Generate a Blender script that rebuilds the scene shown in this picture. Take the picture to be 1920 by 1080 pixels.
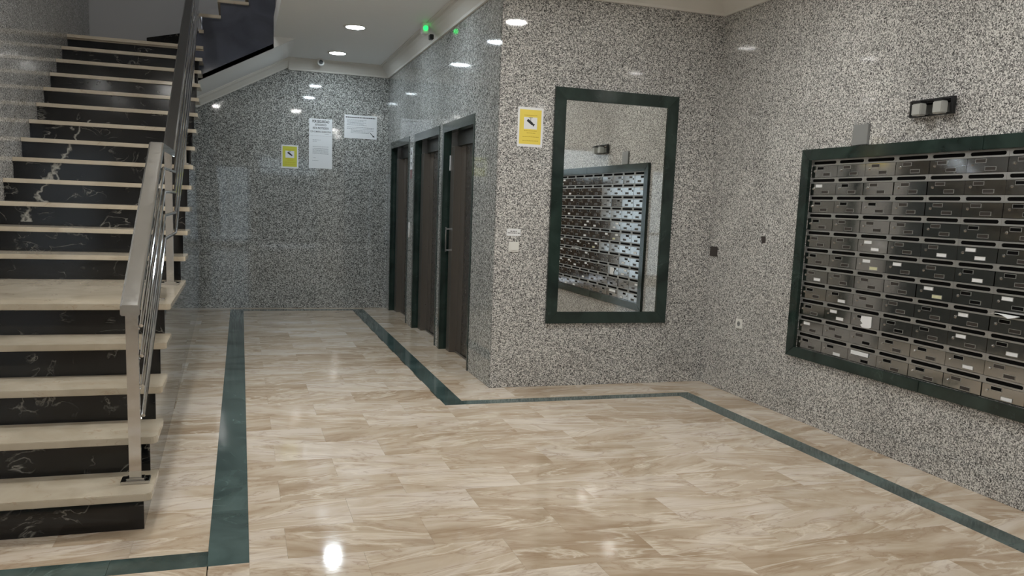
import bpy, bmesh, math, random
from mathutils import Matrix, Vector
random.seed(7)
for o in list(bpy.data.objects): bpy.data.objects.remove(o)
SC = bpy.context.scene
COL = SC.collection

# ------------------------------------------------------------------ camera
cam = bpy.data.cameras.new('camera'); camo = bpy.data.objects.new('camera', cam); COL.objects.link(camo)
RT = (0.949986, -0.309918, 0.038436); FW = (0.312226, 0.940031, -0.137320); UP = (0.006427, 0.142453, 0.989781)
camo.matrix_world = Matrix(((RT[0], UP[0], -FW[0], 0), (RT[1], UP[1], -FW[1], 0), (RT[2], UP[2], -FW[2], 1.509), (0, 0, 0, 1)))
cam.sensor_width = 36; cam.lens = 1541.99 * 36 / 1920; cam.shift_y = 60.28 / 1920; cam.clip_start = 0.05
SC.camera = camo
# ------------------------------------------------------------------ world, exposure
SC.view_settings.view_transform = 'Standard'; SC.view_settings.look = 'None'
SC.view_settings.gamma = 1; SC.view_settings.use_curve_mapping = False
SC.view_settings.exposure = 0.45
W = bpy.data.worlds.new('world'); SC.world = W; W.use_nodes = True
W.node_tree.nodes['Background'].inputs[0].default_value = (0.80, 0.88, 1.0, 1)
W.node_tree.nodes['Background'].inputs[1].default_value = 1.3
LAMP_COOL = (0.82, 0.93, 1.0); LAMP_WARM = (1.0, 0.985, 0.945)
LAMP_S_COOL = 104.0; LAMP_S_WARM = 160.0

# ------------------------------------------------------------------ dimensions
XL, XS, XE, XM = -1.76, -0.389, 1.9586, 3.955
YB, YW, YF, YR = 6.429, 11.658, 10.2, -3.2
H = 3.33; SLOPE = 0.525; XC = 0.61; XO = 0.37

# ------------------------------------------------------------------ materials
def srgb(r, g, b):
    f = lambda c: (c / 255 / 12.92) if c / 255 <= 0.04045 else ((c / 255 + 0.055) / 1.055) ** 2.4
    return (f(r), f(g), f(b), 1)
def newmat(name):
    m = bpy.data.materials.new(name); m.use_nodes = True
    return m, m.node_tree, m.node_tree.nodes['Principled BSDF']
def plain(name, col, rough=0.5, metal=0.0, emit=0.0, spec=0.5, bumps=0.0):
    m, t, b = newmat(name)
    b.inputs['Base Color'].default_value = col; b.inputs['Roughness'].default_value = rough
    b.inputs['Metallic'].default_value = metal; b.inputs['Specular IOR Level'].default_value = spec
    if emit:
        b.inputs['Emission Color'].default_value = col; b.inputs['Emission Strength'].default_value = emit
    n = t.nodes.new('ShaderNodeTexNoise'); n.inputs['Scale'].default_value = 35
    g = t.nodes.new('ShaderNodeNewGeometry'); t.links.new(g.outputs['Position'], n.inputs['Vector'])
    mr = t.nodes.new('ShaderNodeMapRange'); mr.inputs[3].default_value = max(0.0, rough - 0.05); mr.inputs[4].default_value = rough + 0.05
    t.links.new(n.outputs['Fac'], mr.inputs[0]); t.links.new(mr.outputs[0], b.inputs['Roughness'])
    if bumps:
        bp = t.nodes.new('ShaderNodeBump'); bp.inputs['Strength'].default_value = bumps; bp.inputs['Distance'].default_value = 0.002
        t.links.new(n.outputs['Fac'], bp.inputs['Height']); t.links.new(bp.outputs[0], b.inputs['Normal'])
    return m
def ramp(t, stops, interp='LINEAR'):
    r = t.nodes.new('ShaderNodeValToRGB'); e = r.color_ramp.elements; r.color_ramp.interpolation = interp
    while len(e) < len(stops): e.new(0.5)
    for i, (p, c) in enumerate(stops): e[i].position = p; e[i].color = c
    return r
def mapping(t, src, scale=(1, 1, 1), rot=(0, 0, 0)):
    mp = t.nodes.new('ShaderNodeMapping'); mp.inputs['Scale'].default_value = scale; mp.inputs['Rotation'].default_value = rot
    t.links.new(src, mp.inputs['Vector']); return mp.outputs[0]
def math_(t, op, a, b=None, c=None):
    m = t.nodes.new('ShaderNodeMath'); m.operation = op
    for i, v in enumerate((a, b, c)):
        if v is None: continue
        if isinstance(v, (int, float)): m.inputs[i].default_value = v
        else: t.links.new(v, m.inputs[i])
    return m.outputs[0]
def mix(t, fac, a, b, mode='MIX'):
    m = t.nodes.new('ShaderNodeMix'); m.data_type = 'RGBA'; m.blend_type = mode
    for i, v in ((0, fac), (6, a), (7, b)):
        if isinstance(v, (int, float, tuple)): m.inputs[i].default_value = v
        else: t.links.new(v, m.inputs[i])
    return m.outputs[2]

def granite(name, dark, mid, light, rough, scale=95.0, spec=0.5):
    m, t, b = newmat(name)
    g = t.nodes.new('ShaderNodeNewGeometry'); pos = g.outputs['Position']
    ns = t.nodes.new('ShaderNodeTexNoise'); ns.inputs['Scale'].default_value = 60; t.links.new(pos, ns.inputs['Vector'])
    va = t.nodes.new('ShaderNodeVectorMath'); va.operation = 'MULTIPLY_ADD'
    t.links.new(ns.outputs['Color'], va.inputs[0]); va.inputs[1].default_value = (0.012,) * 3; t.links.new(pos, va.inputs[2])
    v = t.nodes.new('ShaderNodeTexVoronoi'); v.inputs['Scale'].default_value = scale; t.links.new(va.outputs[0], v.inputs['Vector'])
    sp = t.nodes.new('ShaderNodeSeparateColor'); t.links.new(v.outputs['Color'], sp.inputs[0])
    r = ramp(t, [(0.0, dark), (0.15, dark), (0.24, mid), (0.55, mid), (0.68, light), (1.0, tuple(min(1, c * 1.25) for c in light[:3]) + (1,))])
    t.links.new(sp.outputs[0], r.inputs[0])
    big = t.nodes.new('ShaderNodeTexNoise'); big.inputs['Scale'].default_value = 3.0; big.inputs['Detail'].default_value = 3; t.links.new(pos, big.inputs['Vector'])
    oi = t.nodes.new('ShaderNodeObjectInfo')
    tint = math_(t, 'ADD', math_(t, 'MULTIPLY', big.outputs['Fac'], 0.35), math_(t, 'MULTIPLY', oi.outputs['Random'], 0.10))
    tint = math_(t, 'ADD', tint, 0.78)
    cc = t.nodes.new('ShaderNodeCombineColor')
    for i in range(3): t.links.new(tint, cc.inputs[i])
    t.links.new(mix(t, 1.0, r.outputs[0], cc.outputs[0], 'MULTIPLY'), b.inputs['Base Color'])
    b.inputs['Roughness'].default_value = rough; b.inputs['Specular IOR Level'].default_value = spec
    return m
GR = granite('granite_speckled', srgb(78, 77, 77), srgb(146, 145, 143), srgb(204, 203, 200), 0.045, 160)
GRC = granite('granite_polished', srgb(72, 73, 72), srgb(128, 129, 126), srgb(186, 187, 184), 0.045, 120)
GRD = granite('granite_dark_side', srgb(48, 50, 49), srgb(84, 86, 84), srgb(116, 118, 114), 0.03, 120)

def veined(name, base, dark, vein, rough=0.1, amount=0.5, extra=None, jitter=True, scale=3.0):
    m, t, b = newmat(name)
    g = t.nodes.new('ShaderNodeNewGeometry'); pos = g.outputs['Position']
    vec = pos
    if jitter:
        oi = t.nodes.new('ShaderNodeObjectInfo')
        va = t.nodes.new('ShaderNodeVectorMath'); va.operation = 'ADD'
        sc = t.nodes.new('ShaderNodeVectorMath'); sc.operation = 'SCALE'; sc.inputs[0].default_value = (17, 31, 23)
        t.links.new(oi.outputs['Random'], sc.inputs['Scale']); t.links.new(pos, va.inputs[0]); t.links.new(sc.outputs[0], va.inputs[1]); vec = va.outputs[0]
    n = t.nodes.new('ShaderNodeTexNoise'); n.inputs['Scale'].default_value = scale; n.inputs['Detail'].default_value = 6; n.inputs['Distortion'].default_value = 0.8
    t.links.new(vec, n.inputs['Vector'])
    r = ramp(t, [(0.3, dark), (0.62, base)]); t.links.new(n.outputs['Fac'], r.inputs[0]); col = r.outputs[0]
    n2 = t.nodes.new('ShaderNodeTexNoise'); n2.inputs['Scale'].default_value = scale * 1.3; n2.inputs['Detail'].default_value = 8; n2.inputs['Distortion'].default_value = 1.2
    t.links.new(mapping(t, vec, (1, 1, 1.4), (0.3, 0.5, 0.4)), n2.inputs['Vector'])
    d = math_(t, 'ABSOLUTE', math_(t, 'SUBTRACT', n2.outputs['Fac'], 0.5))
    vr = ramp(t, [(0.0, (1, 1, 1, 1)), (0.008, (0.35, 0.35, 0.35, 1)), (0.02, (0, 0, 0, 1))]); t.links.new(d, vr.inputs[0])
    n3 = t.nodes.new('ShaderNodeTexNoise'); n3.inputs['Scale'].default_value = scale * 1.9; n3.inputs['Detail'].default_value = 2; t.links.new(vec, n3.inputs['Vector'])
    mr = ramp(t, [(0.52, (0, 0, 0, 1)), (0.66, (1, 1, 1, 1))]); t.links.new(n3.outputs['Fac'], mr.inputs[0])
    fac = math_(t, 'MULTIPLY', math_(t, 'MULTIPLY', vr.outputs[0], mr.outputs[0]), amount)
    if extra: fac = math_(t, 'MAXIMUM', fac, extra(t, pos))
    t.links.new(mix(t, fac, col, vein), b.inputs['Base Color'])
    b.inputs['Roughness'].default_value = rough
    return m
def stair_vein(t, pos):
    # one long white vein that climbs across the risers near the left wall
    s = t.nodes.new('ShaderNodeSeparateXYZ'); t.links.new(pos, s.inputs[0])
    n = t.nodes.new('ShaderNodeTexNoise'); n.inputs['Scale'].default_value = 9; n.inputs['Detail'].default_value = 4; t.links.new(pos, n.inputs['Vector'])
    line = math_(t, 'ADD', s.outputs[0], math_(t, 'MULTIPLY', s.outputs[2], -0.20))
    line = math_(t, 'ADD', line, math_(t, 'MULTIPLY', math_(t, 'SUBTRACT', n.outputs['Fac'], 0.5), 0.35))
    d = math_(t, 'ABSOLUTE', math_(t, 'ADD', line, 1.795))
    r = ramp(t, [(0.0, (1, 1, 1, 1)), (0.012, (0.5, 0.5, 0.5, 1)), (0.024, (0, 0, 0, 1))]); t.links.new(d, r.inputs[0])
    zz = math_(t, 'MULTIPLY', math_(t, 'GREATER_THAN', s.outputs[2], 1.25), math_(t, 'LESS_THAN', s.outputs[2], 2.15))
    return math_(t, 'MULTIPLY', math_(t, 'MULTIPLY', r.outputs[0], zz), 0.85)
BLACK = veined('black_marble', srgb(24, 25, 27), srgb(13, 14, 16), srgb(170, 168, 160), 0.11, 0.55, stair_vein, scale=3.2)
BLACKP = veined('black_marble_stringer', srgb(80, 84, 96), srgb(64, 68, 80), srgb(110, 112, 120), 0.10, 0.1)
GREEN = veined('green_marble', srgb(80, 98, 96), srgb(42, 58, 57), srgb(130, 156, 150), 0.09, 0.35, scale=2.6)
GREENF = veined('green_marble_frame', srgb(44, 59, 54), srgb(26, 37, 34), srgb(104, 128, 120), 0.12, 0.2, scale=4)

def beige(name, scale_mul=1.0, pale=srgb(214, 203, 190), mid=srgb(194, 178, 157), deep=srgb(168, 147, 123), rough=0.09, vs=1.0):
    m, t, b = newmat(name)
    tc = t.nodes.new('ShaderNodeNewGeometry'); oi = t.nodes.new('ShaderNodeObjectInfo')
    sc = t.nodes.new('ShaderNodeVectorMath'); sc.operation = 'SCALE'; sc.inputs[0].default_value = (37, 53, 29)
    t.links.new(oi.outputs['Random'], sc.inputs['Scale'])
    va = t.nodes.new('ShaderNodeVectorMath'); va.operation = 'ADD'; t.links.new(tc.outputs['Position'], va.inputs[0]); t.links.new(sc.outputs[0], va.inputs[1])
    # per tile the veins lean a different way
    rot = t.nodes.new('ShaderNodeVectorRotate'); rot.rotation_type = 'Z_AXIS'
    t.links.new(va.outputs[0], rot.inputs['Vector'])
    t.links.new(math_(t, 'MULTIPLY', math_(t, 'SUBTRACT', oi.outputs['Random'], 0.5), 0.75), rot.inputs['Angle'])
    v1 = mapping(t, rot.outputs[0], (1.0 * scale_mul, 2.9 * scale_mul, 1.5))
    n1 = t.nodes.new('ShaderNodeTexNoise'); n1.inputs['Scale'].default_value = 1.7; n1.inputs['Detail'].default_value = 10; n1.inputs['Roughness'].default_value = 0.58; n1.inputs['Distortion'].default_value = 0.5
    t.links.new(v1, n1.inputs['Vector'])
    shift = math_(t, 'ADD', n1.outputs['Fac'], math_(t, 'MULTIPLY', math_(t, 'SUBTRACT', math_(t, 'FRACT', math_(t, 'MULTIPLY', oi.outputs['Random'], 7.31)), 0.5), 0.22))
    r1 = ramp(t, [(0.30, deep), (0.48, mid), (0.68, pale)]); t.links.new(shift, r1.inputs[0])
    v2 = mapping(t, rot.outputs[0], (1.2 * scale_mul, 4.4 * scale_mul, 2))
    n2 = t.nodes.new('ShaderNodeTexNoise'); n2.inputs['Scale'].default_value = 1.4; n2.inputs['Detail'].default_value = 12; n2.inputs['Roughness'].default_value = 0.55; n2.inputs['Distortion'].default_value = 1.0
    t.links.new(v2, n2.inputs['Vector'])
    d = math_(t, 'ABSOLUTE', math_(t, 'SUBTRACT', n2.outputs['Fac'], 0.5))
    rv = ramp(t, [(0.0, (0.5, 0.5, 0.5, 1)), (0.01, (0.16, 0.16, 0.16, 1)), (0.03, (0, 0, 0, 1))]); t.links.new(d, rv.inputs[0])
    c = mix(t, math_(t, 'MULTIPLY', rv.outputs[0], vs), r1.outputs[0], srgb(150, 122, 98))
    d2 = math_(t, 'ABSOLUTE', math_(t, 'SUBTRACT', n2.outputs['Fac'], 0.57))
    rv2 = ramp(t, [(0.0, (0.6, 0.6, 0.6, 1)), (0.03, (0, 0, 0, 1))]); t.links.new(d2, rv2.inputs[0])
    c = mix(t, math_(t, 'MULTIPLY', rv2.outputs[0], vs), c, srgb(226, 216, 200))
    t.links.new(c, b.inputs['Base Color']); b.inputs['Roughness'].default_value = rough
    return m
TILE = beige('beige_marble_tile', rough=0.075)
TREAD = veined('beige_marble_tread', srgb(196, 186, 168), srgb(180, 168, 148), srgb(150, 116, 88), 0.10, 0.45, scale=4.5)

WHITE = plain('white_plaster', srgb(243, 245, 246), 0.6, bumps=0.05)
GREYW = plain('grey_painted_plaster', srgb(176, 176, 176), 0.6, bumps=0.05)
CORN = plain('cornice_plaster', srgb(226, 224, 218), 0.5)
CHROME = plain('polished_steel', (0.64, 0.64, 0.64, 1), 0.08, 1.0)
STEEL = plain('brushed_steel', (0.55, 0.55, 0.54, 1), 0.38, 0.9)
STEELD = plain('polished_box_steel', (0.48, 0.475, 0.465, 1), 0.10, 1.0)
DSTEEL = plain('bronzed_door_steel', srgb(122, 116, 109), 0.3, 0.6)
DSTEEL2 = plain('grey_door_steel', srgb(104, 106, 106), 0.32, 0.6)
DARKM = plain('dark_recess', srgb(7, 7, 7), 0.9, spec=0.1)
DSLOT = plain('dark_slot_label', srgb(10, 10, 10), 0.85, spec=0.1)
DULL = plain('dull_slot_label', srgb(58, 54, 51), 0.3)
PAPER = plain('white_paper', srgb(232, 234, 236), 0.6)
CREAM = plain('yellowed_paper', srgb(206, 206, 170), 0.6)
PLAST = plain('white_plastic', srgb(228, 228, 224), 0.35)
YEL = plain('yellow_print', srgb(236, 214, 92), 0.45)
YELD = plain('ochre_print', srgb(190, 160, 40), 0.45)
INK = plain('black_ink', srgb(24, 24, 26), 0.5)
INKG = plain('grey_ink', srgb(118, 122, 130), 0.5)
GREYP = plain('grey_metal_plate', srgb(132, 134, 134), 0.4)
BRNP = plain('dark_brown_plate', srgb(62, 56, 54), 0.4)
BLK = plain('black_metal', srgb(22, 23, 24), 0.35)
FROST = plain('frosted_glass', srgb(168, 170, 166), 0.15)
MIR = plain('mirror_glass', (0.86, 0.87, 0.85, 1), 0.0, 1.0)
MIR.node_tree.nodes['Principled BSDF'].inputs['Roughness'].default_value = 0
for l in list(MIR.node_tree.links):
    if l.to_socket.name == 'Roughness': MIR.node_tree.links.remove(l)
REDP = plain('reddish_label', srgb(150, 120, 120), 0.5)
GLED = plain('green_led', srgb(40, 255, 110), 0.5, emit=1.3)
def lamp_mat(name, col, s):
    m = plain(name, (*col, 1), 0.5); b = m.node_tree.nodes['Principled BSDF']
    b.inputs['Emission Color'].default_value = (*col, 1); b.inputs['Emission Strength'].default_value = s; return m
LCOOL = lamp_mat('lit_diffuser_cool', LAMP_COOL, LAMP_S_COOL); LWARM = lamp_mat('lit_diffuser_warm', LAMP_WARM, LAMP_S_WARM)
GLASS, gt, gb = newmat('pane_glass')
tr = gt.nodes.new('ShaderNodeBsdfTransparent'); tr.inputs[0].default_value = (0.9, 0.93, 0.92, 1)
gl = gt.nodes.new('ShaderNodeBsdfGlossy'); gl.inputs['Roughness'].default_value = 0.02
fr = gt.nodes.new('ShaderNodeFresnel'); ms = gt.nodes.new('ShaderNodeMixShader')
gt.links.new(fr.outputs[0], ms.inputs[0]); gt.links.new(tr.outputs[0], ms.inputs[1]); gt.links.new(gl.outputs[0], ms.inputs[2])
gt.links.new(ms.outputs[0], gt.nodes['Material Output'].inputs['Surface'])

# ------------------------------------------------------------------ helpers
def link(name, me, parent=None, loc=(0, 0, 0)):
    o = bpy.data.objects.new(name, me); COL.objects.link(o)
    if parent is not None:
        o.parent = parent
        w = Vector((0, 0, 0)); p = parent
        while p is not None: w += p.location; p = p.parent
        o.location = Vector(loc) - w
    else: o.location = loc
    return o
class MB:
    """collects solids, then builds one mesh object"""
    def __init__(s): s.bm = bmesh.new()
    def prism(s, poly, axis, c0, c1):
        f = {'x': lambda p, c: (c, p[0], p[1]), 'y': lambda p, c: (p[0], c, p[1]), 'z': lambda p, c: (p[0], p[1], c)}[axis]
        a = [s.bm.verts.new(f(p, c0)) for p in poly]; b = [s.bm.verts.new(f(p, c1)) for p in poly]
        s.bm.faces.new(a); s.bm.faces.new(b[::-1])
        for i in range(len(poly)):
            j = (i + 1) % len(poly); s.bm.faces.new((a[i], b[i], b[j], a[j]))
        return s
    def box(s, x0, x1, y0, y1, z0, z1): return s.prism([(x0, y0), (x1, y0), (x1, y1), (x0, y1)], 'z', z0, z1)
    def loft(s, rings, closed=True, caps=True):
        R = [[s.bm.verts.new(p) for p in r] for r in rings]
        n = len(R[0])
        for a, b in zip(R, R[1:]):
            for i in range(n if closed else n - 1):
                j = (i + 1) % n; s.bm.faces.new((a[i], a[j], b[j], b[i]))
        if caps: s.bm.faces.new(R[0][::-1]); s.bm.faces.new(R[-1])
        return s
    def tube(s, pts, r, n=10):
        """round bar along points lying in a plane x = const, mitred"""
        rings = []
        for i, p in enumerate(pts):
            d0 = (Vector(p) - Vector(pts[i - 1])).normalized() if i else None
            d1 = (Vector(pts[i + 1]) - Vector(p)).normalized() if i < len(pts) - 1 else None
            d = ((d0 or d1) + (d1 or d0)).normalized()
            ref = Vector((1, 0, 0)) if abs(d.x) < 0.9 else Vector((0, 1, 0))
            u = ref; v = d.cross(u).normalized(); u = v.cross(d).normalized()
            k = 1 / max(0.3, d.dot(d1 or d0))
            rings.append([Vector(p) + u * r * math.cos(2 * math.pi * q / n) + v * r * k * math.sin(2 * math.pi * q / n) for q in range(n)])
        return s.loft(rings)
    def disc(s, c, r, h, axis='z', n=24):
        cx, cy, cz = c
        if axis == 'z': return s.prism([(cx + r * math.cos(2 * math.pi * i / n), cy + r * math.sin(2 * math.pi * i / n)) for i in range(n)], 'z', cz, cz + h)
        if axis == 'x': return s.prism([(cy + r * math.cos(2 * math.pi * i / n), cz + r * math.sin(2 * math.pi * i / n)) for i in range(n)], 'x', cx, cx + h)
        return s.prism([(cx + r * math.cos(2 * math.pi * i / n), cz + r * math.sin(2 * math.pi * i / n)) for i in range(n)], 'y', cy, cy + h)
    def mesh(s, name, mat, bevel=0, smooth=False, off=(0, 0, 0)):
        bmesh.ops.recalc_face_normals(s.bm, faces=s.bm.faces)
        if bevel: bmesh.ops.bevel(s.bm, geom=s.bm.edges[:], offset=bevel, segments=2, affect='EDGES', clamp_overlap=True)
        if any(off): bmesh.ops.translate(s.bm, verts=s.bm.verts, vec=[-q for q in off])
        me = bpy.data.meshes.new(name); s.bm.to_mesh(me); s.bm.free(); me.materials.append(mat)
        if smooth:
            for p in me.polygons: p.use_smooth = True
            try: me.set_sharp_from_angle(angle=math.radians(35))
            except Exception: pass
        return me
    def build(s, name, mat, parent=None, bevel=0, smooth=False, origin=None):
        org = origin if origin is not None else (tuple(parent.matrix_world.translation) if False else (0, 0, 0))
        me = s.mesh(name, mat, bevel, smooth, org)
        return link(name, me, parent, org)
def tag(o, label=None, cat=None, group=None, kind=None):
    if label: o['label'] = label
    if cat: o['category'] = cat
    if group: o['group'] = group
    if kind: o['kind'] = kind
    return o
def empty(name, loc, **k):
    o = bpy.data.objects.new(name, None); COL.objects.link(o); o.location = loc; o.empty_display_size = 0.1
    return tag(o, **k)
def sub_rect(r, h):
    """rect minus rect -> list of rects, rect = (a0, a1, b0, b1)"""
    a0, a1, b0, b1 = r; c0, c1, d0, d1 = h
    if c0 >= a1 or c1 <= a0 or d0 >= b1 or d1 <= b0: return [r]
    out = []
    if c0 > a0: out.append((a0, c0, b0, b1))
    if c1 < a1: out.append((c1, a1, b0, b1))
    m0, m1 = max(a0, c0), min(a1, c1)
    if d0 > b0: out.append((m0, m1, b0, d0))
    if d1 < b1: out.append((m0, m1, d1, b1))
    return out
def cells(a_lines, b_lines, holes, g):
    out = []
    for a0, a1 in zip(a_lines, a_lines[1:]):
        for b0, b1 in zip(b_lines, b_lines[1:]):
            rs = [(a0, a1, b0, b1)]
            for h in holes: rs = [q for r in rs for q in sub_rect(r, h)]
            for r in rs:
                if r[1] - r[0] > 0.012 and r[3] - r[2] > 0.012: out.append((r[0] + g, r[1] - g, r[2] + g, r[3] - g))
    return out
def clip(poly, f):
    out = []
    for i, p in enumerate(poly):
        q = poly[(i + 1) % len(poly)]; fp, fq = f(p), f(q)
        if fp >= 0: out.append(p)
        if (fp >= 0) != (fq >= 0):
            k = fp / (fp - fq); out.append((p[0] + (q[0] - p[0]) * k, p[1] + (q[1] - p[1]) * k))
    return out
def span(a, b, step, start=None):
    s = a if start is None else start
    L = [a]
    while s < b - 0.02:
        if s > a + 0.02: L.append(s)
        s += step
    return L + [b]
def text(body, size, M4, mat, name, parent, bold=0.0, squash=1.0):
    cu = bpy.data.curves.new(name, 'FONT'); cu.body = body; cu.size = size; cu.align_x = 'CENTER'; cu.align_y = 'CENTER'
    cu.extrude = 0.0004; cu.offset = bold; cu.space_line = 1.0
    tmp = bpy.data.objects.new('tmp', cu); COL.objects.link(tmp)
    bpy.context.view_layer.update()
    me = bpy.data.meshes.new_from_object(tmp.evaluated_get(bpy.context.evaluated_depsgraph_get()))
    bpy.data.objects.remove(tmp); bpy.data.curves.remove(cu)
    me.transform(M4 @ Matrix.Diagonal((squash, 1, 1, 1))); me.materials.clear(); me.materials.append(mat)
    return link(name, me, parent)
def on_y(x, y, z): return Matrix.Translation((x, y, z)) @ Matrix.Rotation(math.pi / 2, 4, 'X')          # faces -y
def on_x(x, y, z): return Matrix.Translation((x, y, z)) @ Matrix.Rotation(-math.pi / 2, 4, 'Z') @ Matrix.Rotation(math.pi / 2, 4, 'X')   # faces -x

PZ = [0.0, 0.92, 1.89, 2.87, H]
# ------------------------------------------------------------------ structure: walls
def slope_z(x): return H - (XC - x) * SLOPE
wb = tag(MB().prism([(-0.62, -0.1), (XE + 0.02, -0.1), (XE + 0.02, H), (XC, H), (-0.62, slope_z(-0.62))], 'y', YW + 0.018, YW + 0.14).build('wall_back', DARKM), kind='structure')
for a0, a1, b0, b1 in cells([-0.55, 0.09, 0.727, 1.36, XE], PZ, [], 0.0012):
    poly = clip([(a0, b0), (a1, b0), (a1, b1), (a0, b1)], lambda p: slope_z(p[0]) - p[1])
    if len(poly) > 2: MB().prism(poly, 'y', YW, YW + 0.02).build('granite_panel', GRC, wb)
# elevator side wall
DOORS = [(7.133, 8.350), (8.487, 9.80), (10.126, 11.424)]
we = MB()
for a0, a1, b0, b1 in cells([YB + 0.02, YW + 0.14], [-0.1, H], [(d0, d1, -0.2, 2.302) for d0, d1 in DOORS], 0): we.box(XE + 0.018, XE + 0.10, a0, a1, b0, b1)
we = tag(we.build('wall_corridor', DARKM), kind='structure')
for a0, a1, b0, b1 in cells(span(YB + 0.021, YW, 0.64, 7.133), PZ, [(d0, d1, -1, 2.302) for d0, d1 in DOORS], 0.0012):
    MB().box(XE, XE + 0.02, a0, a1, b0, b1).build('granite_panel', GRC, we)
# mirror wall
wm = tag(MB().box(XE + 0.10, XM + 0.02, YB + 0.018, YB + 0.12, -0.1, H).build('wall_middle', DARKM), kind='structure')
for a0, a1, b0, b1 in cells([XE + 0.004, 2.62, 3.29, XM], PZ, [], 0.0006):
    MB().box(a0, a1, YB, YB + 0.02, b0, b1).build('granite_panel', GR, wm)
# mailbox wall
BX1, BX0, BZ0, BZ1 = 5.117, 5.117 - 10 * 0.2725, 0.546, 1.921     # opening of the mailbox bank
wr = MB()
for a0, a1, b0, b1 in cells([YR, YB + 0.12], [-0.1, H], [(BX0, BX1, BZ0, BZ1)], 0): wr.box(XM + 0.018, XM + 0.16, a0, a1, b0, b1)
wr.box(XM + 0.13, XM + 0.16, BX0 - 0.01, BX1 + 0.01, BZ0 - 0.01, BZ1 + 0.01)
wr = tag(wr.build('wall_right', DARKM), kind='structure')
for a0, a1, b0, b1 in cells(span(YR, YB, 0.66, 0.43), PZ, [(BX0, BX1, BZ0, BZ1)], 0.0006):
    MB().box(XM, XM + 0.02, a0, a1, b0, b1).build('granite_panel', GR, wr)
# left wall (goes up beside the stairs)
wl = tag(MB().box(XL - 0.15, XL - 0.018, YR, YW + 0.14, -0.1, 6.3).build('wall_left', DARKM), kind='structure')
for a0, a1, b0, b1 in cells(span(YR, YW, 1.28, 0.1), [0, 0.92, 1.89, 2.87, 3.85, 4.83, 6.3], [], 0.0012):
    MB().box(XL - 0.02, XL, a0, a1, b0, b1).build('granite_panel', GR, wl)
# rear wall behind the camera: pale plaster, wooden double door with a glazed transom
EX0, EX1, EZ1 = 0.5, 2.3, 2.75
wre = MB()
GX0, GX1 = -0.95, 0.28
for a0, a1, b0, b1 in cells([XL, XM], [-0.1, H], [(EX0, EX1, -0.2, EZ1), (GX0, GX1, 0.08, 2.4)], 0): wre.box(a0, a1, YR - 0.15, YR, b0, b1)
wre = tag(wre.build('wall_rear', plain('cream_plaster', srgb(236, 230, 220), 0.55)), kind='structure')
WOOD = veined('dark_wood', srgb(92, 78, 66), srgb(64, 54, 46), srgb(110, 94, 80), 0.3, 0.2)
dd = tag(empty('door_4', ((EX0 + EX1) / 2, YR, 0)), kind='structure')
xm_ = (EX0 + EX1) / 2
for a0, a1 in ((EX0 + 0.05, xm_ - 0.003), (xm_ + 0.003, EX1 - 0.05)):
    MB().box(a0, a1, YR - 0.08, YR - 0.03, 0.03, 2.14).build('door_leaf', WOOD, dd, bevel=0.003)
for a0, a1, b0, b1 in ((EX0, EX0 + 0.05, 0, EZ1), (EX1 - 0.05, EX1, 0, EZ1), (EX0 + 0.05, EX1 - 0.05, 2.14, 2.2), (EX0 + 0.05, EX1 - 0.05, EZ1 - 0.05, EZ1)):
    MB().box(a0, a1, YR - 0.10, YR - 0.02, b0, b1).build('door_frame', WOOD, dd)
tag(MB().box(EX0 + 0.05, EX1 - 0.05, YR - 0.065, YR - 0.058, 2.2, EZ1 - 0.05).build('window_1', GLASS), kind='structure')
w2 = tag(MB().box(GX0, GX1, YR - 0.065, YR - 0.058, 0.08, 2.4).build('window_2', GLASS), kind='structure')
for a0, a1, b0, b1 in ((GX0, GX0 + 0.05, 0.08, 2.4), (GX1 - 0.05, GX1, 0.08, 2.4), (-0.36, -0.31, 0.08, 2.4), (GX0, GX1, 1.0, 1.05), (GX0, GX1, 2.35, 2.4), (GX0, GX1, 0.08, 0.13)):
    MB().box(a0, a1, YR - 0.09, YR - 0.03, b0, b1).build('window_frame', DSTEEL2, w2)

# ceiling with the stairwell opening, sloped soffit under the upper flight
YO = 6.42
cl = MB()
cl.box(XL - 0.1, XM + 0.1, YR - 0.1, YO, H, H + 0.22); cl.box(XO, XM + 0.1, YO, YF, H, H + 0.22)
cl.prism([(XC, H), (XE + 0.1, H), (XE + 0.1, H + 0.22), (XC, H + 0.22)], 'y', YF, YW + 0.1)
ceiling = tag(cl.build('ceiling', WHITE), kind='structure')
# soffit slab: sloped underside from the ceiling down to the wall under the stairs
xl = -0.56
MB().prism([(xl, slope_z(xl)), (XC, H), (XC, H + 0.05), (xl, slope_z(xl) + 0.05)], 'y', YF, YW + 0.05).build('soffit', WHITE, ceiling)
MB().prism([(XO, slope_z(XO)), (XC, H), (XC, H + 0.02), (XO, H + 0.02)], 'y', YF - 0.004, YF + 0.03).build('soffit_edge', WHITE, ceiling)
# stairwell shell above the landing
sw = MB()
sw.box(XL - 0.02, -0.56, YW, YW + 0.12, 3.05, 6.3); sw.box(-0.56, 2.3, YW + 0.001, YW + 0.12, H + 0.03, 6.3)
sw.box(XO + 0.02, XO + 0.12, YO - 0.1, YF - 0.02, H + 0.22, 6.3); sw.box(XO + 0.02, 2.3, YF - 0.12, YF - 0.02, H + 0.22 + 1.2, 6.3)
sw.box(XL, XO + 0.1, YO - 0.12, YO, H + 0.22, 6.3); sw.box(2.3, 2.4, YF, YW + 0.1, H, 6.3)
tag(sw.build('wall_stairwell', GREYW), kind='structure')
LUP = lamp_mat('lit_diffuser_fill', (1.0, 0.98, 0.95), 70.0)  # glow for the unseen lamp added to brighten the stairwell
tag(MB().box(XL - 0.1, 2.4, YO - 0.12, YW + 0.12, 6.3, 6.4).build('ceiling_stairwell', GREYW), kind='structure')

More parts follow.
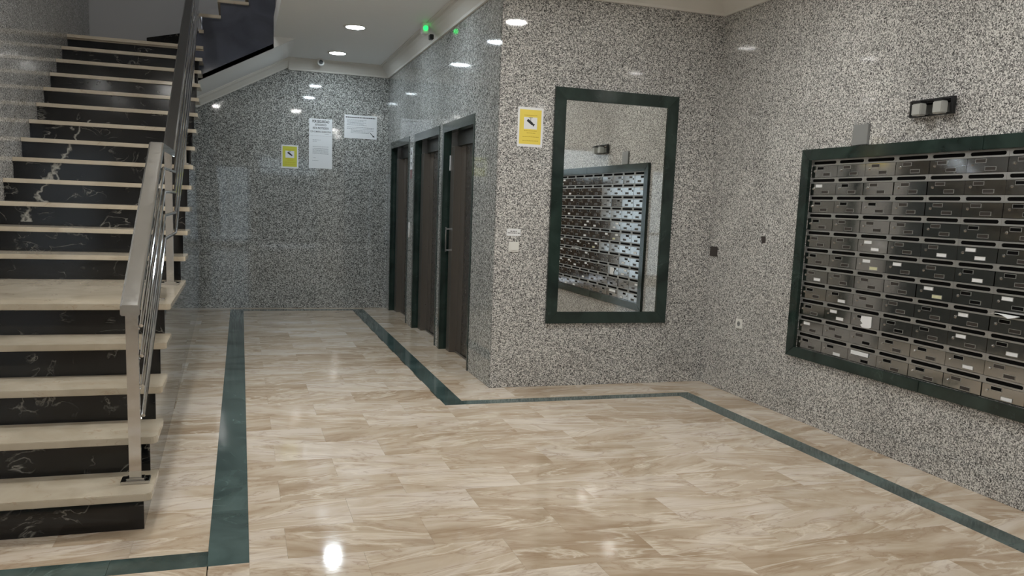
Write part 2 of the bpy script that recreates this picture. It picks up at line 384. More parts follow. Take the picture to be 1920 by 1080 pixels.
# cornice swept along the wall tops
PROF = [(0.0, -0.145), (0.022, -0.145), (0.028, -0.125), (0.050, -0.100), (0.085, -0.060), (0.118, -0.035), (0.125, -0.016), (0.150, -0.016), (0.150, 0.002), (0.0, 0.002)]
path = [(XC, YW), (XE, YW), (XE, YB), (XM, YB), (XM, YR)]
def cornice(p0, p1, q0, q1, name):
    """profile between p0 and p1; q = mitre direction (offset per metre of depth) at each end"""
    MBx = MB(); MBx.loft([[(p[0] + q[0] * d, p[1] + q[1] * d, H + z) for d, z in PROF] for p, q in ((p0, q0), (p1, q1))])
    return tag(MBx.build(name, CORN), kind='structure')
cornice(path[0], path[1], (0, -1), (-1, -1), 'trim_1')
cornice(path[1], path[2], (-1, -1), (-1, -1), 'trim_2')
cornice(path[2], path[3], (-1, -1), (-1, -1), 'trim_3')
cornice(path[3], path[4], (-1, -1), (-1, 0), 'trim_4')
sl = MB(); sl.loft([[(x, YW - d, slope_z(x) + z * (0.8)) for d, z in PROF] for x in (-0.56, XC)])
tag(sl.build('trim_5', CORN), kind='structure')
# ------------------------------------------------------------------ floor
fl = tag(MB().box(XL, XM, YR, YW, -0.15, -0.014).build('floor', plain('mortar', srgb(150, 138, 118), 0.8)), kind='structure')
bands = [(-0.142, 0.024, 3.408, 11.36), (XL, -0.142, 3.408, 3.560), (-0.142, 1.615, 11.36, 11.50), (1.457, 1.615, 5.905, 11.36),
         (1.615, 3.60, 5.905, 6.025), (3.455, 3.60, YR + 0.5, 5.905)]
rows = []
y = 3.075 - 0.337 * 18; k = -18
while y < YW:
    if y + 0.337 > YR: rows.append((max(y, YR), min(y + 0.337, YW), k))
    y += 0.337; k += 1
stuff = MB(); ntile = 0
full = None
for y0, y1, k in rows:
    x = 0.18 - 0.634 * 6 + (0.317 if k % 2 == 0 else 0)
    while x < XM:
        a0, a1 = max(x, XL), min(x + 0.634, XM)
        if a1 - a0 > 0.01:
            rs = [(a0, a1, y0, y1)]
            for b in bands: rs = [q for r in rs for q in sub_rect(r, b)]
            rs = [q for r in rs for q in sub_rect(r, (XE, XM + 1, YB, YW + 1))]
            for r in rs:
                if r[1] - r[0] < 0.01 or r[3] - r[2] < 0.01: continue
                g = 0.0003
                if r[2] < 2.35: stuff.box(r[0] + g, r[1] - g, r[2] + g, r[3] - g, -0.014, 0); continue
                if r[0] > XE - 0.01 and r[2] > YB - 0.01: continue
                if r[1] < XS - 0.3 and r[2] > 4.3: continue          # under the staircase
                w, d = r[1] - r[0] - 2 * g, r[3] - r[2] - 2 * g
                c = ((r[0] + r[1]) / 2, (r[2] + r[3]) / 2, 0)
                if abs(w - 0.6334) < 1e-4 and abs(d - 0.3364) < 1e-4:
                    if full is None: full = MB().box(-w / 2, w / 2, -d / 2, d / 2, -0.014, 0).mesh('floor_tile', TILE)
                    me = full
                else: me = MB().box(-w / 2, w / 2, -d / 2, d / 2, -0.014, 0).mesh('floor_tile', TILE)
                link('floor_tile', me, fl, c); ntile += 1
        x += 0.634
tag(stuff.build('floor_tile', TILE, fl), kind='stuff')
print('tiles', ntile)
def band(r, along, step, start):
    lo, hi = (r[2], r[3]) if along == 'y' else (r[0], r[1])
    for a, b in zip(*(lambda L: (L, L[1:]))(span(lo, hi, step, start))):
        g = 0.0006
        q = (r[0] + g, r[1] - g, a + g, b - g) if along == 'y' else (a + g, b - g, r[2] + g, r[3] - g)
        MB().box(q[0], q[1], q[2], q[3], -0.014, 0.0).build('border_tile', GREEN, fl)
band(bands[0], 'y', 0.62, 3.408); band(bands[1], 'x', 0.62, -3.0); band(bands[2], 'x', 0.62, -0.142)
band(bands[3], 'y', 0.62, 5.905); band(bands[4], 'x', 0.62, 1.615)
band((3.455, 3.60, 1.5, 5.905), 'y', 0.62, 1.565)
MB().box(3.456, 3.599, YR + 0.5, 1.4994, -0.014, 0).build('border_tile', GREEN, fl)

# ------------------------------------------------------------------ staircase
def side_x(y): return -0.425 - (y - 3.87) * 0.0141
st = empty('staircase', (-1.07, 3.87, 0), label='staircase with beige marble treads, black veined risers and granite side', cat='stairs')
R_ = 0.175
ys = {k: 3.844 + (k - 1) * 0.306 for k in range(1, 6)}
ys.update({k: 6.462 + (k - 6) * 0.3097 for k in range(6, 19)})
ys[19] = 10.30
def rounded(x0, x1, y0, y1, r):
    return [(x0, y0), (x1 - r, y0)] + [(x1 - r + r * math.sin(a), y0 + r - r * math.cos(a)) for a in [math.pi / 8 * i for i in range(1, 5)]] + [(x1, y1), (x0, y1)]
for k in range(1, 19):
    z = k * R_
    yb = ys[k + 1] + 0.045 if k < 18 else YF + 0.02
    if k == 18: yb = ys[18] + 0.02
    me = MB().prism(rounded(XL + 0.001, XS, ys[k], yb, 0.03 if k < 6 else 0.012), 'z', z - 0.034, z).build('tread', TREAD, st, bevel=0.003)
    MB().box(XL + 0.001, -0.424, ys[k] + 0.032, ys[k] + 0.050, z - R_ + (0.0 if k > 1 else 0.001), z - 0.034).build('riser', BLACK, st)
# closing side wall under the flights: slanted polished granite panel with stepped top
prof = [(3.895, 0.0)]
for k in range(1, 19):
    prof += [(ys[k] + 0.052, (k - 1) * R_ if k > 1 else 0.0), (ys[k] + 0.052, k * R_ - 0.035)]
prof = prof[1:] + [(YF + 0.02, 18 * R_ - 0.035), (YF + 0.02, 2.75), (YW, 2.75), (YW, 0.0)]
s_ = MB()
a = [s_.bm.verts.new((side_x(p[0]), p[0], p[1])) for p in prof]; b = [s_.bm.verts.new((side_x(p[0]) - 0.03, p[0], p[1])) for p in prof]
s_.bm.faces.new(a); s_.bm.faces.new(b[::-1])
for i in range(len(prof)):
    j = (i + 1) % len(prof); s_.bm.faces.new((a[i], b[i], b[j], a[j]))
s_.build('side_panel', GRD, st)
# inner support so that nothing is hollow behind the risers
# landing slab beyond the eighteenth riser
MB().prism([(XL + 0.001, ys[18] + 0.021), (XS, ys[18] + 0.021), (XS, YF + 0.03), (-0.45, YF + 0.03), (-0.45, YW - 0.001), (XL + 0.001, YW - 0.001)], 'z', 3.10, 3.15).build('landing', TREAD, st)
# turning step and upper flight climbing to the right along the back wall
MB().prism([(-0.44, YF + 0.04), (-0.44, YW - 0.002), (-1.05, YW - 0.002), (-1.05, 11.0)], 'z', 3.15, 3.322).build('winder_riser', BLACK, st)
MB().prism([(-0.384, YF - 0.03), (-0.384, YF + 0.034), (-0.435, YF + 0.034), (-0.435, YF - 0.03)], 'z', 3.290, 3.325).build('tread', TREAD, st)
xk = [-0.43, -0.235, 0.065, 0.37, 0.67]
for i, x in enumerate(xk):
    z = 3.50 + i * R_
    xe_ = xk[i + 1] + 0.035 if i + 1 < len(xk) else x + 0.34
    MB().box(x, xe_, YF - 0.03, YW - 0.002, z - 0.034, z).build('tread', TREAD, st, bevel=0.003)
    MB().box(x + 0.03, x + 0.048, YF + 0.035, YW - 0.002, z - R_ + 0.001, z - 0.035).build('riser', BLACK, st)
poly = [(-0.56, slope_z(-0.56)), (XO, slope_z(XO)), (XO, H + 0.2), (1.02, H + 0.2), (1.02, 4.16)]
for i in range(len(xk) - 1, -1, -1):
    z = 3.50 + i * R_ - 0.036
    poly += [(xk[i] + 0.03, z), (xk[i] + 0.03, z - R_ + (0.0 if i else 0.0))]
poly += [(-0.56, 3.289)]
MB().prism(poly, 'y', YF, YF + 0.03).build('stringer', BLACKP, st)

# ------------------------------------------------------------------ handrail
hr = empty('handrail', (-0.47, 4.03, 0.175), label='polished steel handrail with square posts and four thin bars beside the stairs', cat='handrail')
RP = [(3.965, 1.008), (5.375, 1.803), (6.24, 1.803), (10.28, 4.11)]
def rail_z(y):
    for (a, b), (c, d) in zip(RP, RP[1:]):
        if y <= c: return b + (d - b) * (y - a) / (c - a)
    return RP[-1][1]
xr = -0.472
rings = []
for i, (y, z) in enumerate(RP):
    sl0 = (RP[i][1] - RP[i - 1][1]) / (RP[i][0] - RP[i - 1][0]) if i else 0
    rings.append([(xr - 0.04, y, z - 0.006), (xr - 0.032, y, z), (xr + 0.032, y, z), (xr + 0.04, y, z - 0.006), (xr + 0.04, y, z - 0.042), (xr + 0.034, y, z - 0.048), (xr - 0.034, y, z - 0.048), (xr - 0.04, y, z - 0.042)])
MB().loft(rings).build('rail', CHROME, hr)
for py, pz, w in ((4.03, 0.175, 0.026), (5.28, 0.875, 0.011), (6.19, 0.875, 0.024), (7.85, 1.75, 0.022), (9.42, 2.625, 0.022)):
    zt = min(rail_z(py - w), rail_z(py + w)) - 0.046
    p = MB().box(xr - w, xr + w, py - w * 0.6, py + w * 0.6, pz + 0.02, zt).build('post', CHROME, hr, bevel=0.002)
    if w > 0.02:
        b = MB(); b.box(xr - 0.062, xr + 0.062, py - 0.045, py + 0.045, pz, pz + 0.014); b.box(xr - 0.04, xr + 0.04, py - 0.028, py + 0.028, pz + 0.014, pz + 0.022)
        b.build('base_plate', CHROME, p, bevel=0.003, origin=None)
    else: MB().disc((xr, py, pz), 0.038, 0.012).build('base_plate', CHROME, p)
for off in (0.15, 0.29, 0.43, 0.57):
    pts = [(xr + 0.036, 4.046, rail_z(4.046) - off)] + [(xr + 0.036, y, z - off) for y, z in RP[1:]]
    MB().tube(pts, 0.0095).build('bar', CHROME, hr, smooth=True)
    for py in (4.03, 6.19, 7.85, 9.42):
        MB().disc((xr + 0.02, py, rail_z(py) - off), 0.006, 0.012, 'x', 8).build('clip', CHROME, hr)

# ------------------------------------------------------------------ elevator doors
for n, (y0, y1) in enumerate(DOORS):
    dr = tag(empty('door_%d' % (n + 1), (XE, (y0 + y1) / 2, 0)), kind='structure')
    j0, j1 = y0 + 0.035, y1 - 0.065
    x0 = XE - 0.006
    MB().box(x0, XE + 0.075, y0, j0, 0, 2.302).build('marble_jamb', GREENF, dr)
    MB().box(x0, XE + 0.075, j1, y1, 0, 2.302).build('marble_jamb', GREENF, dr)
    MB().box(x0, XE + 0.075, j0, j1, 2.215, 2.302).build('marble_lintel', GREENF, dr)
    # steel frame inside the marble surround
    MB().box(XE + 0.076, XE + 0.17, j1 - 0.012, j1 + 0.06, 0, 2.30).build('steel_jamb', GREYP, dr)
    MB().box(XE + 0.06, XE + 0.17, j1 - 0.20, j1 - 0.05, 0.0, 2.075).build('steel_jamb', DSTEEL, dr, bevel=0.002)
    MB().box(XE + 0.076, XE + 0.17, y0, j0 + 0.10, 0, 2.30).build('steel_jamb', DSTEEL, dr)
    MB().box(XE + 0.115, XE + 0.17, j0 + 0.10, j1 - 0.11, 2.085, 2.30).build('transom', DSTEEL2, dr)
    MB().box(XE + 0.150, XE + 0.17, j1 - 0.11, j1 + 0.0, 2.0, 2.30).build('transom', BLK, dr)
    MB().box(XE + 0.135, XE + 0.16, j1 - 0.36, j1 - 0.20, 0.012, 2.084).build('door_leaf', DSTEEL, dr, bevel=0.002)
    MB().box(XE + 0.142, XE + 0.16, j0 + 0.10, j1 - 0.365, 0.012, 2.084).build('door_leaf', plain('door_leaf_steel_%d' % n, srgb(92, 88, 84), 0.28, 0.6), dr, bevel=0.002)
    MB().box(XE + 0.17, XE + 0.20, y0, y1, 0, 2.32).build('shaft_wall', DARKM, dr)
    MB().box(XE, XE + 0.17, y0, y1, -0.014, 0.0).build('threshold', TILE, dr)
    MB().box(XE + 0.118, XE + 0.134, j0 + 0.1, j1 - 0.2, 0.0, 0.012).build('sill_track', DSTEEL, dr)
    if n == 0:
        hd = MB(); hd.tube([(XE + 0.028, j1 - 0.055, 1.02), (XE + 0.028, j1 - 0.055, 1.27)], 0.008, 10)
        hd.box(XE + 0.02, XE + 0.07, j1 - 0.062, j1 - 0.048, 1.03, 1.045); hd.box(XE + 0.02, XE + 0.07, j1 - 0.062, j1 - 0.048, 1.245, 1.26)
        hd.build('handle', CHROME, dr, smooth=True)
        MB().box(XE + 0.05, XE + 0.058, j1 - 0.048, j1 - 0.040, 1.84, 1.99).build('white_strip', PAPER, dr)  # thin upright white strip beside the steel jamb
# arrows sign and call button on the pier between the two farther lifts
ar = empty('lift_arrow_sign', (XE - 0.002, 9.97, 1.90), label='white strip sign with black up and down arrows beside lift doors', cat='sign')
MB().box(XE - 0.004, XE - 0.0005, 9.92, 10.03, 1.90, 2.16).build('plate', PAPER, ar)
MB().prism([(9.975 - 0.035, 2.075), (9.975 + 0.035, 2.075), (9.975, 2.135)], 'x', XE - 0.0055, XE - 0.004).build('up_arrow', INK, ar)
MB().prism([(9.975 - 0.035, 1.985), (9.975 + 0.035, 1.985), (9.975, 1.925)], 'x', XE - 0.0055, XE - 0.004).build('down_arrow', INK, ar)
MB().disc((XE - 0.0055, 9.975, 2.03), 0.012, 0.0015, 'x', 12).build('dot', INK, ar)
tag(MB().box(XE - 0.003, XE - 0.0005, 9.925, 10.03, 1.79, 1.895).build('lift_label', REDP), 'small dull reddish label under the arrow sign between lift doors', 'label')
cb = empty('call_button', (XE - 0.004, 10.03, 1.17), label='oval steel lift call button plate between the two farther lift doors', cat='button')
MB().prism([(10.03 + 0.035 * math.cos(t), 1.17 + 0.095 * math.sin(t)) for t in [math.pi * i / 10 for i in range(20)]], 'x', XE - 0.010, XE - 0.0005).build('plate', PLAST, cb)
MB().disc((XE - 0.014, 10.03, 1.19), 0.014, 0.005, 'x', 14).build('button', STEEL, cb)

# ------------------------------------------------------------------ mirror
ml, mr_, mt, mb_ = 2.426, 3.551, 2.4815, 0.542
mi = empty('wall_mirror', (2.99, YB, mb_), label='tall rectangular mirror in dark green marble frame on speckled granite wall', cat='mirror')
fw = 0.098; D0, D1 = YB - 0.028, YB - 0.0005
o_ = [(ml, mb_), (mr_, mb_), (mr_, mt), (ml, mt)]; i_ = [(ml + fw, mb_ + fw), (mr_ - fw, mb_ + fw), (mr_ - fw, mt - fw), (ml + fw, mt - fw)]
for k in range(4):
    j = (k + 1) % 4; MB().prism([o_[k], o_[j], i_[j], i_[k]], 'y', D0, D1).build('frame_piece', GREENF, mi, bevel=0.003)
MB().box(ml + fw - 0.004, mr_ - fw + 0.004, YB - 0.012, YB - 0.006, mb_ + fw - 0.004, mt - fw + 0.004).build('mirror_pane', MIR, mi)

# ------------------------------------------------------------------ mailboxes
PW, PH, NC, NR = 0.2725, 0.125, 10, 11
fr_ = empty('mailbox_surround', (XM, (BX0 + BX1) / 2, BZ0 - 0.075), label='dark green marble surround framing the bank of steel mailboxes', cat='frame')
fo, fz0, fz1 = 0.088, 0.072, 0.078
o_ = [(BX0 - fo, BZ0 - fz0), (BX1 + fo, BZ0 - fz0), (BX1 + fo, BZ1 + fz1), (BX0 - fo, BZ1 + fz1)]; i_ = [(BX0 + 0.0025, BZ0 + 0.001), (BX1 - 0.0025, BZ0 + 0.001), (BX1 - 0.0025, BZ1 - 0.001), (BX0 + 0.0025, BZ1 - 0.001)]
def fpiece(p): MB().prism(p, 'x', XM - 0.028, XM - 0.0005).build('frame_piece', GREENF, fr_, bevel=0.003)
cut_t = 3.63; cut_b = 3.9
fpiece([o_[1], o_[2], i_[2], i_[1]]); fpiece([o_[3], o_[0], i_[0], i_[3]])
fpiece([(cut_t, BZ1), i_[2], o_[2], (cut_t, o_[2][1])]); fpiece([i_[3], (cut_t - 0.001, BZ1), (cut_t - 0.001, o_[2][1]), o_[3]])
fpiece([(cut_b, o_[0][1]), o_[1], i_[1], (cut_b, BZ0)]); fpiece([o_[0], (cut_b - 0.001, o_[0][1]), (cut_b - 0.001, BZ0), i_[0]])
# shared meshes, origin at the top corner nearest the far wall; local y runs negative towards the entrance
XB = XM + 0.004
def housing_mesh():
    m = MB(); bm = m.bm
    h = 0.041; w = PW - 0.001; hl, hr2, hz = 0.018, PW - 0.018, -0.0205; r = 0.0108
    N = 6; hole = []
    for i in range(N + 1): a = math.pi / 2 + math.pi * i / N; hole.append((-(hl + r) - r * math.cos(a), hz + r * math.sin(a)))   # end near y = 0
    hole = []
    for i in range(N + 1):
        a = -math.pi / 2 + math.pi * i / N; hole.append((-(hl + r) + r * math.cos(a), hz + r * math.sin(a)))
    for i in range(N + 1):
        a = math.pi / 2 + math.pi * i / N; hole.append((-(hr2 - r) + r * math.cos(a), hz + r * math.sin(a)))
    outer = []
    for (y, z) in hole:
        dy = y + w / 2; dz = z - hz
        if abs(dz) >= r * 0.72: outer.append((y if abs(dy) < w / 2 - hl - r + 1e-4 else (0 if dy > 0 else -w), -0.0005 if dz > 0 else -h))
        else: outer.append((0 if dy > 0 else -w, z))
    # make the corners exact
    def vs(L, x): return [bm.verts.new((x, y, z)) for y, z in L]
    A, B, Cc, Dd = vs(outer, 0.0), vs(hole, 0.0), vs(hole, 0.0035), vs(outer, 0.012)
    n = len(hole)
    for i in range(n):
        j = (i + 1) % n
        bm.faces.new((A[i], A[j], B[j], B[i])); bm.faces.new((B[i], B[j], Cc[j], Cc[i])); bm.faces.new((A[i], Dd[i], Dd[j], A[j]))
    return m.mesh('housing', STEEL)
ME_H = housing_mesh()
ME_V = MB().box(0.0037, 0.008, -PW + 0.004, -0.004, -0.040, -0.002).mesh('slot_shade', DARKM)  # black plate close behind the slot, its colour stands in for inner shade
ME_D = MB().box(0.0, 0.012, -PW + 0.0025, -0.0015, -0.1235, -0.0425).mesh('door', STEELD, bevel=0.0012)
lk = MB(); lk.disc((-0.006, -0.036, -0.078), 0.0085, 0.007, 'x', 12); lk.disc((-0.009, -0.036, -0.078), 0.005, 0.004, 'x', 8); ME_L = lk.mesh('lock', CHROME, smooth=True)
def rim(y0, y1, z0, z1):
    m = MB(); t = 0.0022
    for q in ((y0, y1, z1 - t, z1), (y0, y1, z0, z0 + t), (y0, y0 + t, z0, z1), (y1 - t, y1, z0, z1)): m.box(-0.0022, 0.0, q[0], q[1], q[2], q[3])
    return m.mesh('name_frame', STEEL)
U = (-0.130, -0.058, -0.0705, -0.0475); Lo = (-0.200, -0.126, -0.1145, -0.0915)
ME_RU, ME_RL = rim(*U), rim(*Lo)
def insert(q, mat): return MB().box(-0.0012, 0.0, q[0] + 0.002, q[1] - 0.002, q[2] + 0.002, q[3] - 0.002).mesh('name_card', mat)
ME_I = {('U', 'b'): insert(U, DSLOT), ('U', 'w'): insert(U, PAPER), ('U', 'd'): insert(U, DULL), ('U', 'y'): insert(U, CREAM),
        ('L', 'b'): insert(Lo, DSLOT), ('L', 'w'): insert(Lo, PAPER), ('L', 'd'): insert(Lo, DULL), ('L', 'y'): insert(Lo, CREAM)}
cards = {}
for rc in [(2, 1), (5, 3), (6, 3), (6, 4), (7, 5), (7, 7), (8, 6), (9, 2), (9, 6), (10, 1), (5, 6), (11, 3)]: cards[rc + ('U',)] = 'w'
for rc in [(5, 3), (5, 5), (5, 6), (6, 6), (7, 1), (8, 2), (9, 2), (9, 7), (10, 6), (11, 2), (11, 7)]: cards[rc + ('L',)] = 'w'
cards[(6, 3, 'L')] = 'y'; cards[(7, 5, 'L')] = 'y'
black_u = {(1, 1), (2, 2), (2, 7), (3, 1), (3, 2), (3, 3), (3, 7), (4, 1), (4, 6), (4, 7), (5, 7), (6, 1), (6, 2), (6, 6), (6, 7), (7, 6), (8, 1), (8, 2), (8, 5), (9, 1), (9, 3), (9, 4), (9, 5), (9, 7), (10, 4), (10, 5), (10, 6), (11, 1), (11, 2), (11, 4), (11, 5), (11, 7), (8, 7)}
black_l = {(3, 7), (7, 6), (7, 7), (9, 4), (11, 3), (10, 3), (2, 7)}
ORD = ['first', 'second', 'third', 'fourth', 'fifth', 'sixth', 'seventh', 'eighth', 'ninth', 'tenth', 'eleventh']
rnd = random.Random(3)
for r in range(1, NR + 1):
    for c in range(1, NC + 1):
        loc = (XB, BX1 - (c - 1) * PW, BZ1 - (r - 1) * PH)
        st_u = cards.get((r, c, 'U')) or ('b' if (r, c) in black_u else 'd'); st_l = cards.get((r, c, 'L')) or ('b' if (r, c) in black_l else 'd')
        if c > 7:
            st_u = rnd.choice('bbbdw'); st_l = rnd.choice('bddw')
        desc = {'ww': 'two white name cards', 'wy': 'white and yellowed name cards', 'wd': 'white upper name card', 'wb': 'white upper name card',
                'dw': 'white lower name card', 'bw': 'white lower name card'}.get(st_u + st_l, 'no white name card')
        row = 'top row' if r == 1 else 'bottom row' if r == NR else ORD[r - 1] + ' row from top'
        colm = 'left column' if c == 1 else ORD[c - 1] + ' column from left'
        mbx = empty('mailbox', loc, label='steel mailbox with %s, %s, %s' % (desc, row, colm), cat='mailbox', group='steel mailboxes in the wall bank')
        def ch(name, me, p, rot=None):
            o = bpy.data.objects.new(name, me); COL.objects.link(o); o.parent = p
            if rot: o.rotation_euler = rot
            return o
        ch('housing', ME_H, mbx); ch('slot_shade', ME_V, mbx)
        d = ch('door', ME_D, mbx, (0, rnd.gauss(0, 0.006), rnd.gauss(0, 0.007)))
        ch('lock', ME_L, d); ch('name_frame', ME_RU, d); ch('name_frame', ME_RL, d)
        ch('name_card', ME_I[('U', st_u)], d); ch('name_card', ME_I[('L', st_l)], d)
def boxpt(r, c, dy, dz): return BX1 - (c - 1) * PW - dy, BZ1 - (r - 1) * PH - dz
y, z = boxpt(9, 3, 0.15, 0.082)
tag(MB().prism([(y + 0.05, z - 0.03), (y + 0.03, z - 0.018), (y + 0.052, z - 0.002), (y + 0.045, z + 0.03), (y - 0.05, z + 0.036), (y - 0.052, z - 0.034), (y - 0.03, z - 0.045), (y + 0.03, z - 0.046)], 'x', XB - 0.006, XB - 0.0045).build('torn_note', PAPER), 'torn white paper note stuck on a mailbox in third column', 'note')
y, z = boxpt(11, 3, 0.115, 0.058)
tag(MB().prism([(y + 0.08, z + 0.014), (y - 0.085, z + 0.014), (y - 0.085, z - 0.012), (y + 0.08, z - 0.012)], 'x', XB - 0.0055, XB - 0.004).build('paper_strip', PAPER), 'long white paper strip taped on a bottom row mailbox', 'note')
y, z = boxpt(8, 7, 0.10, 0.012)
lf = MB(); lf.loft([[(XB - 0.05 - 0.01 * i, y + 0.07 - 0.05 * i, z + 0.012 * math.sin(i * 1.3) - 0.01), (XB + 0.012, y + 0.07 - 0.05 * i, z - 0.008), (XB + 0.012, y + 0.07 - 0.05 * i, z - 0.0095), (XB - 0.05 - 0.01 * i, y + 0.07 - 0.05 * i, z + 0.012 * math.sin(i * 1.3) - 0.0115)] for i in range(4)])
tag(lf.build('leaflet', PAPER), 'white leaflet poking out of a mailbox slot at right', 'leaflet')

# ------------------------------------------------------------------ wall lamp above mailboxes
wlp = empty('wall_lamp', (XM, 4.035, 2.14), label='unlit wall lamp with black frame and two frosted glass cubes above mailboxes', cat='lamp')
MB().box(XM - 0.012, XM - 0.0005, 3.90, 4.17, 2.155, 2.235).build('back_plate', CHROME, wlp)
f = MB()
f.box(XM - 0.036, XM - 0.012, 3.862, 4.19, 2.228, 2.24); f.box(XM - 0.036, XM - 0.012, 3.862, 4.19, 2.14, 2.149)
f.box(XM - 0.036, XM - 0.012, 3.862, 3.880, 2.149, 2.228); f.box(XM - 0.036, XM - 0.012, 4.176, 4.19, 2.149, 2.228)
f.build('frame', BLK, wlp)
for yy in (3.925, 4.085):
    MB().box(XM - 0.090, XM - 0.040, yy - 0.036, yy + 0.036, 2.142, 2.214).build('lamp_shade', FROST, wlp, bevel=0.006)
    MB().box(XM - 0.088, XM - 0.036, yy - 0.03, yy + 0.03, 2.2145, 2.226).build('cap', BLK, wlp)
tag(MB().box(XM - 0.018, XM - 0.0005, 4.555, 4.700, 2.004, 2.138).build('blank_plate', GREYP, bevel=0.002), 'plain grey metal plate on granite just above the mailbox surround', 'plate')
so = empty('wall_socket', (XM, 5.875, 0.57), label='white square wall socket low on granite wall beside the mailboxes', cat='socket')
MB().box(XM - 0.010, XM - 0.0005, 5.825, 5.915, 0.568, 0.650).build('plate', PLAST, so, bevel=0.003)
MB().disc((XM - 0.0115, 5.87, 0.609), 0.021, 0.0015, 'x', 20).build('socket_well', GREYP, so)
for yy in (5.861, 5.879): MB().disc((XM - 0.0125, yy, 0.609), 0.0035, 0.001, 'x', 8).build('pin_hole', INK, so)
tag(MB().box(XM - 0.006, XM - 0.0005, 6.285, 6.400, 1.140, 1.225).build('dark_plate', BRNP, bevel=0.002), 'small dark brown square plate on granite near the room corner', 'plate')
tag(MB().prism([(5.60, 1.298), (5.645, 1.29), (5.665, 1.345), (5.605, 1.35)], 'x', XM - 0.004, XM - 0.0005).build('dark_patch', BRNP), 'tiny dark tab on granite wall left of the mailboxes', 'patch')  # small flat dark patch on the granite

# ------------------------------------------------------------------ signs on the mirror wall
def camera_sign(x0, x1, z0, z1, y, name, label, yel):
    s = empty(name, ((x0 + x1) / 2, y, z0), label=label, cat='sign')
    w, h = x1 - x0, z1 - z0; cx = (x0 + x1) / 2
    MB().box(x0, x1, y - 0.002, y - 0.0004, z0, z1).build('sheet', PAPER, s)
    MB().box(x0 + 0.07 * w, x1 - 0.08 * w, y - 0.0026, y - 0.002, z0 + 0.07 * h, z1 - 0.06 * h).build('yellow_field', yel, s)
    MB().box(cx - 0.26 * w, cx + 0.26 * w, y - 0.0032, y - 0.0026, z0 + 0.45 * h, z0 + 0.75 * h).build('white_field', PAPER, s)
    c = (cx, z0 + 0.615 * h)
    def rot(pts, a): return [(c[0] + px * math.cos(a) + pz * math.sin(a), c[1] - px * math.sin(a) + pz * math.cos(a)) for px, pz in pts]
    m = MB(); u = w
    m.prism(rot([(-0.16 * u, -0.045 * u), (0.10 * u, -0.045 * u), (0.10 * u, 0.05 * u), (-0.16 * u, 0.05 * u)], 0.62), 'y', y - 0.0038, y - 0.0032)
    m.prism(rot([(0.10 * u, -0.02 * u), (0.17 * u, -0.055 * u), (0.17 * u, 0.06 * u), (0.10 * u, 0.025 * u)], 0.62), 'y', y - 0.0038, y - 0.0032)
    m.box(c[0] - 0.01 * u, c[0] + 0.008 * u, y - 0.0038, y - 0.0032, c[1] + 0.03 * u, c[1] + 0.13 * h)
    m.box(c[0] - 0.08 * u, c[0] + 0.08 * u, y - 0.0038, y - 0.0032, c[1] + 0.12 * h, c[1] + 0.13 * h)
    m.build('camera_symbol', INK, s)
    t = MB()
    for f0, f1, hh in ((-0.25, 0.26, 0.79), (-0.25, 0.25, 0.40), (-0.14, 0.2, 0.345), (-0.3, 0.34, 0.25), (-0.3, 0.34, 0.15)):
        a = cx + f0 * w
        while a < cx + f1 * w:
            wd = w * rnd.uniform(0.03, 0.08); t.box(a, min(a + wd, cx + f1 * w), y - 0.0032, y - 0.0026, z0 + hh * h, z0 + (hh + 0.014) * h); a += wd + 0.012 * w
    tag(t.build('print', YELD, s), kind='stuff')
camera_sign(2.119, 2.336, 1.989, 2.302, YB, 'camera_warning_sign', 'yellow and white camera warning sign left of the mirror', YEL)
camera_sign(0.520, 0.740, 1.898, 2.207, YW, 'camera_warning_sign', 'yellow and white camera warning sign on the far corridor wall', plain('faded_yellow_print', srgb(206, 206, 70), 0.45))
def lines(parent, x0, x1, y, rows_, mat, hgt=0.005, name='print'):
    t = MB()
    for (a, b, z) in rows_:
        p = x0 + a * (x1 - x0); e = x0 + b * (x1 - x0)
        while p < e - 0.004:
            wd = rnd.uniform(0.008, 0.03); t.box(p, min(p + wd, e), y - 0.0026, y - 0.002, z, z + hgt); p += wd + 0.005
    tag(t.build(name, mat, parent), kind='stuff')
n1 = empty('security_notice', (1.034, YW, 2.355), label='white notice with bold black heading at top of the paper pair', cat='notice')
MB().box(0.882, 1.188, YW - 0.002, YW - 0.0004, 2.352, 2.578).build('sheet', PAPER, n1)
text('POR SEGURIDAD', 0.048, on_y(1.035, YW - 0.0024, 2.540), INK, 'heading', n1, 0.0012, 0.62)
text('ESTE EDIFICIO', 0.034, on_y(1.035, YW - 0.0024, 2.496), INK, 'heading', n1, 0.0006, 0.70)
text('ESTA PROTEGIDO', 0.036, on_y(1.035, YW - 0.0024, 2.452), INK, 'heading', n1, 0.0008, 0.72)
text('CON CAMARAS GRABADORAS', 0.033, on_y(1.035, YW - 0.0024, 2.405), INK, 'heading', n1, 0.0002, 0.60)
lines(n1, 0.882, 1.188, YW, [(0.68, 0.88, 2.372)], INKG)
n2 = empty('printed_letter', (1.034, YW, 1.915), label='white printed letter taped below the bold headed notice', cat='notice')
MB().box(0.880, 1.189, YW - 0.0016, YW - 0.0002, 1.916, 2.350).build('sheet', PAPER, n2)
lines(n2, 0.88, 1.189, YW, [(0.16, 0.5, 2.295), (0.16, 0.36, 2.275), (0.16, 0.84, 2.205)] + [(0.16, 0.84, 2.18 - 0.014 * i) for i in range(6)] + [(0.18, 0.3, 2.055), (0.15, 0.4, 2.02)], INKG, 0.0035)
n3 = empty('rules_notice', (1.575, YW, 2.345), label='landscape white notice with small arrow, rightmost on the far wall', cat='notice')
MB().box(1.350, 1.794, YW - 0.002, YW - 0.0004, 2.347, 2.660).build('sheet', PAPER, n3)
